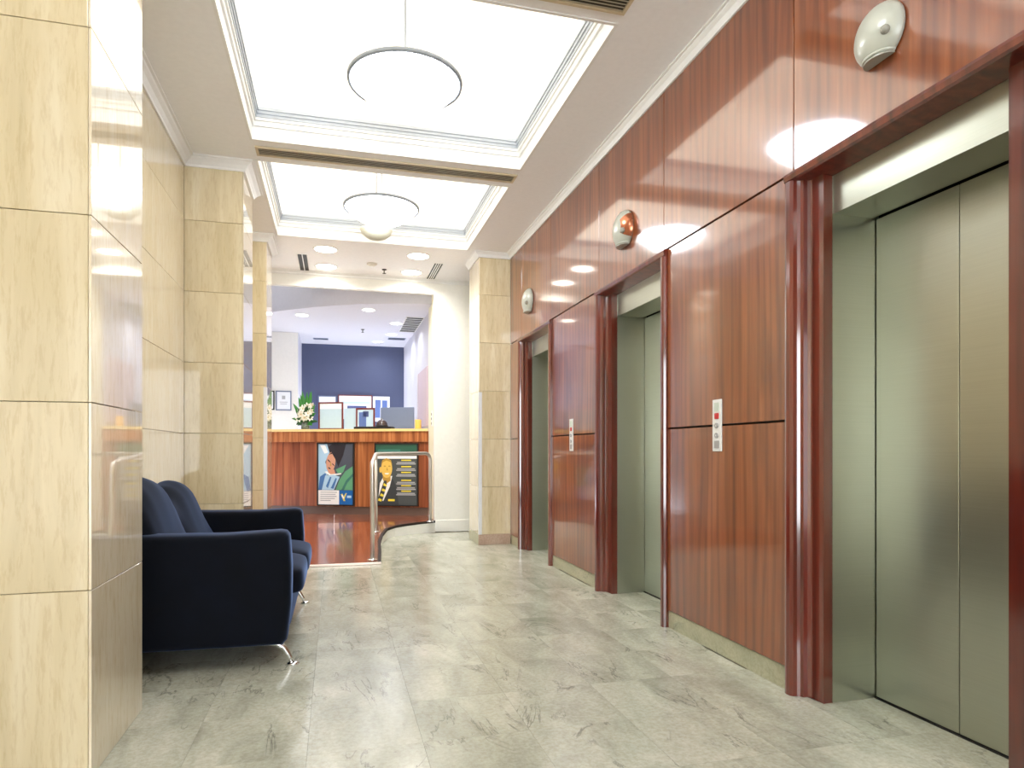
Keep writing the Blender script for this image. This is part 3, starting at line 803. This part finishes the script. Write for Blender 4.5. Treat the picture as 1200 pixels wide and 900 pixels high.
# pictures on the reception walls (their backs on a wall facing the camera)
def wall_picture(name, x0, x1, z0, z1, yw, frame, sheet, label, cat, group, extra=(), f=.018):
    g = empty(name, ((x0+x1)/2, yw, z0), label=label, cat=cat, group=group)
    bm = bmesh.new()
    bm_box(bm, x0, x0+f, yw-.022, yw-.001, z0, z1); bm_box(bm, x1-f, x1, yw-.022, yw-.001, z0, z1); bm_box(bm, x0+f, x1-f, yw-.022, yw-.001, z0, z0+f); bm_box(bm, x0+f, x1-f, yw-.022, yw-.001, z1-f, z1)
    obj('frame', bm, frame, g)
    box('sheet', x0+f, x1-f, yw-.012, yw-.001, z0+f, z1-f, sheet, g)
    for (nm, a, b, c, d, m_) in extra:
        box(nm, x0+f+(x1-x0-2*f)*a, x0+f+(x1-x0-2*f)*b, yw-.0135, yw-.0121, z0+f+(z1-z0-2*f)*c, z0+f+(z1-z0-2*f)*d, m_, g)
wall_picture('picture_frame', -.945, -.70, 1.71, 2.033, 11.49, 'screen_grey', 'paper', 'grey framed white certificate beside the lilies', 'picture', 'certificates on the white wall',
             [('emblem', .38, .62, .58, .78, 'ink_grey'), ('text_line', .2, .8, .40, .43, 'ink_grey'), ('text_line', .25, .75, .30, .33, 'ink_grey')])
wall_picture('picture_frame', -1.21, -.965, 1.715, 2.03, 11.49, 'black', 'paper', 'dark framed certificate half hidden behind the narrow pillar', 'picture', 'certificates on the white wall',
             [('emblem', .38, .62, .58, .78, 'ink_grey'), ('text_line', .2, .8, .40, .43, 'ink_grey')])
wall_picture('picture_frame', -.31, .02, 1.70, 2.07, 12.8, 'screen_grey', 'paper', 'white framed notice on the blue wall above the mahogany sign', 'picture', 'pictures on the blue wall', [('text_line', .3, .7, .55, .6, 'photo_navy')])
wall_picture('picture_frame', .05, .675, 1.62, 2.095, 12.8, 'mahogany', 'paper', 'wide framed picture with dark blue band on the blue wall', 'picture', 'pictures on the blue wall', [('blue_band', .25, .85, .30, .58, 'photo_navy'), ('pale_band', .1, .95, .66, .76, 'paper_blue')])
wall_picture('picture_frame', .69, 1.0, 1.60, 2.075, 12.8, 'paper', 'paper', 'white bordered blue picture on the blue wall, above the privacy screen', 'picture', 'pictures on the blue wall', [('photo_patch', .08, .45, .12, .9, 'photo_blue'), ('photo_patch', .55, .9, .12, .88, 'photo_blue')])
g = empty('mauve_panel', (1.262, 9.8, 1.40), label='flat pale mauve panel on the reception side wall by the jamb', cat='board')  # flat mauve slab with a white edge strip
box('board', 1.252, 1.269, 9.35, 10.45, 1.40, 2.25, 'mauve', g, .003); box('board_edge', 1.248, 1.269, 10.45, 10.47, 1.40, 2.25, 'wall_white', g)
g = empty('switch_plate', (XO1, 8.72, 1.38), label='narrow white switch plate with three dark switches on the jamb', cat='switch')
box('faceplate', XO1-.007, XO1+.0005, 8.68, 8.76, 1.37, 1.58, 'plate_white', g, .002)
for k in range(3): box('switch', XO1-.011, XO1-.0065, 8.70, 8.74, 1.395+.06*k, 1.425+.06*k, 'lens_grey', g)

# ------------------------------------------------------------------ ceiling fittings
def downlight(x, y, z, r, label, group, power, tint=(1, .96, .90)):
    g = empty('downlight', (x, y, z), label=label, cat='ceiling light', group=group)
    lathe('trim_ring', [(r, z), (r, z-.006), (r*1.16, z-.004), (r*1.18, z)], 'white_trim', g, x, y, 32)
    lathe('diffuser', [(0, z-.0035), (r*.7, z-.0035), (r, z-.003)], 'light_disc', g, x, y, 32)
    ld = bpy.data.lights.new('downlight_lamp', 'AREA'); ld.shape = 'DISK'; ld.size = r*1.6; ld.energy = power; ld.color = tint; ld.spread = math.radians(150)
    lo = bpy.data.objects.new('lamp', ld); lo.location = (x, y, z-.012); link(lo, g)
downlight(-.104, 7.541, ZC, .118, 'round downlight beside the black air slot, nearer the coffer', 'lobby downlights', P_DOWN)
downlight(-.104, 8.247, ZC, .118, 'round downlight beside the black air slot, nearer the opening', 'lobby downlights', P_DOWN)
downlight(.911, 7.535, ZC, .118, 'round downlight beside the striped slot vent, nearer the coffer', 'lobby downlights', P_DOWN)
downlight(.911, 8.243, ZC, .118, 'round downlight beside the striped slot vent, nearer the opening', 'lobby downlights', P_DOWN)
for x, y, z, lb in ((-.462, 9.961, 3.0, 'small reception downlight over the flower arrangement'), (.445, 9.361, 3.0, 'small reception downlight over the middle of the counter'),
                    (.898, 10.258, 3.0, 'small reception downlight beside the square air vent'), (.91, 11.25, 3.0, 'small reception downlight before the blue alcove step'), (.744, 12.255, 3.03, 'farthest small downlight, close to the blue wall')):
    downlight(x, y, z, .085, lb, 'reception downlights', P_RECEPTION, (.90, .94, 1))
def slot_vent(x0, x1, y0, y1, z, n, label, along='y', fm='white_trim', grp='linear slot vents'):
    g = empty('slot_vent', ((x0+x1)/2, (y0+y1)/2, z), label=label, cat='vent', group=grp)
    f = .012
    bm = bmesh.new(); ring(bm, x0, x1, y0, y1, f, z-.008, z-.0005); obj('vent_frame', bm, fm, g)
    box('vent_back', x0+f, x1-f, y0+f, y1-f, z-.002, z-.0006, 'black', g)
    for k in range(1, n):
        if along == 'y':
            c = x0+f+(x1-x0-2*f)*k/n; box('blade', c-.005, c+.005, y0+f, y1-f, z-.008, z-.002, fm, g)
        else:
            c = y0+f+(y1-y0-2*f)*k/n; box('blade', x0+f, x1-f, c-.008, c+.008, z-.008, z-.002, fm, g)
slot_vent(-.425, -.300, 7.77, 8.66, ZC, 2, 'black slot vent in the lobby ceiling near the narrow pillar')
slot_vent(1.118, 1.243, 7.74, 8.66, ZC, 4, 'striped slot vent in the lobby ceiling near the panelled wall')
slot_vent(1.00, 1.265, 9.70, 10.92, 3.0, 9, 'square white air vent with many dark slots in the reception ceiling', 'x')
slot_vent(.90, 1.20, 11.75, 11.93, 3.03, 2, 'short dark vent close to the reception side wall', 'x', 'screen_grey')
slot_vent(-.38, -.12, 12.12, 12.25, 3.03, 2, 'short dark vent above the flowers, at the blue wall', 'x', 'screen_grey')
g = empty('smoke_detector', (.419, 7.983, ZC), label='flat round smoke detector between the lobby downlights', cat='detector')
lathe('detector_base', [(.062, ZC), (.062, ZC-.010), (.05, ZC-.016), (0, ZC-.016)], 'detector', g, .419, 7.983, 28)
lathe('detector_head', [(.036, ZC-.016), (.034, ZC-.028), (0, ZC-.030)], 'detector', g, .419, 7.983, 28)
def sprinkler(x, y, z, label):
    g = empty('sprinkler', (x, y, z), label=label, cat='sprinkler', group='ceiling sprinklers')
    lathe('escutcheon', [(.03, z), (.028, z-.006), (.010, z-.010), (0, z-.010)], 'black', g, x, y, 18)
    lathe('nozzle', [(.009, z-.010), (.009, z-.030), (.006, z-.046), (0, z-.046)], 'lens_grey', g, x, y, 12)
    lathe('deflector', [(0, z-.046), (.022, z-.047), (.022, z-.050), (0, z-.050)], 'black', g, x, y, 18)
sprinkler(.577, 8.2, ZC, 'dark sprinkler in the lobby ceiling next to the smoke detector')
sprinkler(.425, 10.9, 3.0, 'small dark sprinkler in the lavender reception ceiling')

def pendant(y, label):
    x = .415; zr_, zb = 3.312, 3.145; R = .335
    g = empty('pendant_lamp', (x, y, ZT0), label=label, cat='pendant light', group='bowl pendants in the ceiling coffers')
    # spherical cap
    h = zr_-zb; rs = (R*R+h*h)/(2*h); cz = zb+rs; a1 = math.asin(R/rs)
    out = [(rs*math.sin(a1*i/12), cz-rs*math.cos(a1*i/12)) for i in range(13)]
    inn = [(max(0, r_-.004), z_+.005) for r_, z_ in out[::-1]]
    lathe('bowl', out, 'bowl_glow', g, x, y, 48)
    lathe('bowl_lining', inn, 'bowl_inner', g, x, y, 48)
    lathe('rim', [(R-.004, zr_-.014), (R+.012, zr_-.016), (R+.015, zr_+.006), (R-.002, zr_+.014), (R-.010, zr_+.008), (R-.004, zr_-.014)], 'rim_grey', g, x, y, 48)
    zt = ZT0
    tube('rod', [(x, y, zb+.02), (x, y, zt)], .007, 'rim_grey', g, 8)
    lathe('canopy', [(0, zt), (.06, zt), (.055, zt-.02), (.01, zt-.028), (0, zt-.028)], 'white_trim', g, x, y, 24)
    for k in range(3):
        a = 2*PI*k/3+.5; tube('wire', [(x+R*math.cos(a), y+R*math.sin(a), zr_), (x+.02*math.cos(a), y+.02*math.sin(a), zt-.02)], .0015, 'rim_grey', g, 6)
pendant(4.09, 'glowing white bowl pendant in the nearer coffer')
pendant(6.265, 'glowing white bowl pendant in the farther coffer')
pendant(1.915, 'glowing white bowl pendant in the coffer over the nearest lift')
g = empty('dome_lamp', (.40, 6.80, ZT0), label='small unlit frosted dome hanging just behind the farther bowl pendant', cat='pendant light')
lathe('dome', [(0, 3.175), (.05, 3.180), (.10, 3.198), (.14, 3.228), (.16, 3.265), (.163, 3.28), (0, 3.285)], 'frosted_dome', g, .40, 6.80, 32)
tube('stem', [(.40, 6.80, 3.28), (.40, 6.80, ZT0)], .008, 'rim_grey', g, 8)

# ------------------------------------------------------------------ handrail
hr = empty('handrail', (.36, 6.32, .02), label='bent steel tube handrail standing along the ramp edge', cat='handrail')
A0 = (.335, 6.33); M0 = (.452, 7.80); E0 = (1.165, 8.40)
tube('rail', rounded([(A0[0], A0[1], zr(A0[1])), (A0[0], A0[1], .935), (M0[0], M0[1], 1.010), (E0[0], E0[1], 1.015), (E0[0], E0[1], ZP)], .10, 8), .021, 'satin_rail', hr, 14)
tube('post', [(M0[0], M0[1], zr(M0[1])), (M0[0], M0[1], .995)], .020, 'satin_rail', hr, 14)
for (x, y) in (A0, M0, E0):
    z = zr(y); lathe('base_flange', [(0, z), (.046, z), (.046, z+.006), (.036, z+.014), (.023, z+.016), (0, z+.016)], 'chrome', hr, x, y, 24)

# ------------------------------------------------------------------ sofa
so = empty('sofa', (-.62, 4.1, 0), label='navy blue fabric two-seat sofa with double-humped back and chrome legs', cat='sofa')
Y0, Y1 = 3.37, 4.84; AW = .17
def soft_box(name, x0, x1, y0, y1, z0, z1, r, parent, seg=4, puff=0.0, m='navy_fabric'):
    bm = bmesh.new(); bm_box(bm, x0, x1, y0, y1, z0, z1)
    bmesh.ops.recalc_face_normals(bm, faces=bm.faces[:])
    bmesh.ops.subdivide_edges(bm, edges=bm.edges[:], cuts=7, use_grid_fill=True)
    cx, cy, cz = (x0+x1)/2, (y0+y1)/2, (z0+z1)/2; hx, hy, hz = (x1-x0)/2, (y1-y0)/2, (z1-z0)/2
    for v in bm.verts:
        p = Vector((v.co.x-cx, v.co.y-cy, v.co.z-cz))
        q = Vector((max(-hx+r, min(hx-r, p.x)), max(-hy+r, min(hy-r, p.y)), max(-hz+r, min(hz-r, p.z))))
        d = p-q
        if d.length > 1e-6: d = d.normalized()*r
        p = q+d
        if puff:
            u, w_ = p.x/hx, p.y/hy
            p.z += puff*(1-u*u)*(1-w_*w_)*(1 if p.z > 0 else -.3)
        v.co = (cx+p.x, cy+p.y, cz+p.z)
    o = obj(name, bm, m, parent, True)
    sm = o.modifiers.new('sub', 'SUBSURF'); sm.levels = 1; sm.render_levels = 1
    return o
def arm(y0, y1):
    """upright padded arm: side outline in (x, z) with a rolled top, drawn out along y with rounded edges"""
    out = [(-1.07, .115), (-.250, .105), (-.228, .13), (-.208, .30), (-.206, .48), (-.214, .60), (-.218, .634), (-.232, .652), (-.26, .658), (-.50, .648), (-.80, .652), (-1.05, .662), (-1.075, .64)]
    bm = bmesh.new(); n = len(out); cx = sum(p[0] for p in out)/n; cz = sum(p[1] for p in out)/n; L_ = []
    r = .035
    for t, ins in ((0, r), (.004, r*.55), (.014, r*.2), (r, 0), (y1-y0-r, 0), (y1-y0-.014, r*.2), (y1-y0-.004, r*.55), (y1-y0, r)):
        L_.append([bm.verts.new((x-ins*math.copysign(min(1, abs(x-cx)/.3), x-cx), y0+t, z-ins*math.copysign(min(1, abs(z-cz)/.2), z-cz))) for x, z in out])
    for A, B in zip(L_, L_[1:]):
        for k in range(n): bm.faces.new((A[k], A[(k+1) % n], B[(k+1) % n], B[k]))
    bm.faces.new(L_[0][::-1]); bm.faces.new(L_[-1])
    obj('arm', bm, 'navy_fabric', so, True)
arm(Y0, Y0+AW); arm(Y1-AW, Y1)
# camel back
def hump(y):
    pts = [(Y0+.02, .70), (3.46, .84), (3.58, .90), (3.74, .925), (3.90, .905), (4.02, .845), (4.13, .778), (4.20, .79), (4.32, .845), (4.46, .872), (4.58, .862), (4.68, .81), (4.76, .735), (Y1-.02, .66)]
    for (a, za), (b, zb_) in zip(pts, pts[1:]):
        if y <= b:
            t = (y-a)/(b-a); t = t*t*(3-2*t)*.5+t*.5
            return za+(zb_-za)*t
    return pts[-1][1]
bm = bmesh.new(); L_ = []; ny = 40
for i in range(ny+1):
    t = i/ny; y = Y0+.025+(Y1-Y0-.05)*t; h = hump(y)
    e = min(t, 1-t); pin = 1-max(0, 1-e/.03)**2*.35
    valley = math.exp(-((y-4.12)/.05)**2)*.035
    prof = [(-1.09, .20), (-1.09, h-.12), (-1.075, h-.045), (-1.04, h-.010), (-.99, h), (-.94, h-.012), (-.895, h-.045), (-.86, h-.10), (-.825+valley*-1, h-.20), (-.77-valley, .52), (-.72-valley*.7, .42), (-.70, .20)]
    mx = -.93
    L_.append([bm.verts.new((mx+(x-mx)*pin, y, z if z < .3 else .45+(z-.45)*pin if z > .45 else z)) for x, z in prof])
for A, B in zip(L_, L_[1:]):
    n = len(A)
    for k in range(n): bm.faces.new((A[k], A[(k+1) % n], B[(k+1) % n], B[k]))
bm.faces.new(L_[0][::-1]); bm.faces.new(L_[-1])
o = obj('backrest', bm, 'navy_fabric', so, True)
sm = o.modifiers.new('sub', 'SUBSURF'); sm.levels = 1; sm.render_levels = 1
soft_box('base', -1.06, -.225, Y0+AW-.02, Y1-AW+.02, .115, .32, .03, so)
ym = 4.115
soft_box('seat_cushion', -.76, -.155, Y0+AW+.005, ym-.003, .30, .455, .055, so, puff=.03)
soft_box('seat_cushion', -.76, -.150, ym+.003, Y1-AW-.005, .30, .455, .055, so, puff=.03)
def leg(y, front):
    if front: path = [(-.34, y, .118), (-.285, y, .112), (-.245, y, .085), (-.222, y, .045), (-.205, y, .010)]
    else: path = [(-.98, y, .118), (-1.0, y, .10), (-1.02, y, .06), (-1.03, y, .03), (-1.035, y, .010)]
    bm = bmesh.new(); pp = rounded(path, .012, 3); bm_tube(bm, pp, [.021-.009*i/(len(pp)-1) for i in range(len(pp))], 12); l_ = obj('leg', bm, 'chrome', so, True)
    lathe('foot', [(0, 0), (.030, 0), (.030, .006), (.016, .013), (0, .013)], 'chrome', l_, path[-1][0]+.004, y, 20)
for y in (Y0+.055, Y1-.07):
    leg(y, True); leg(y, False)
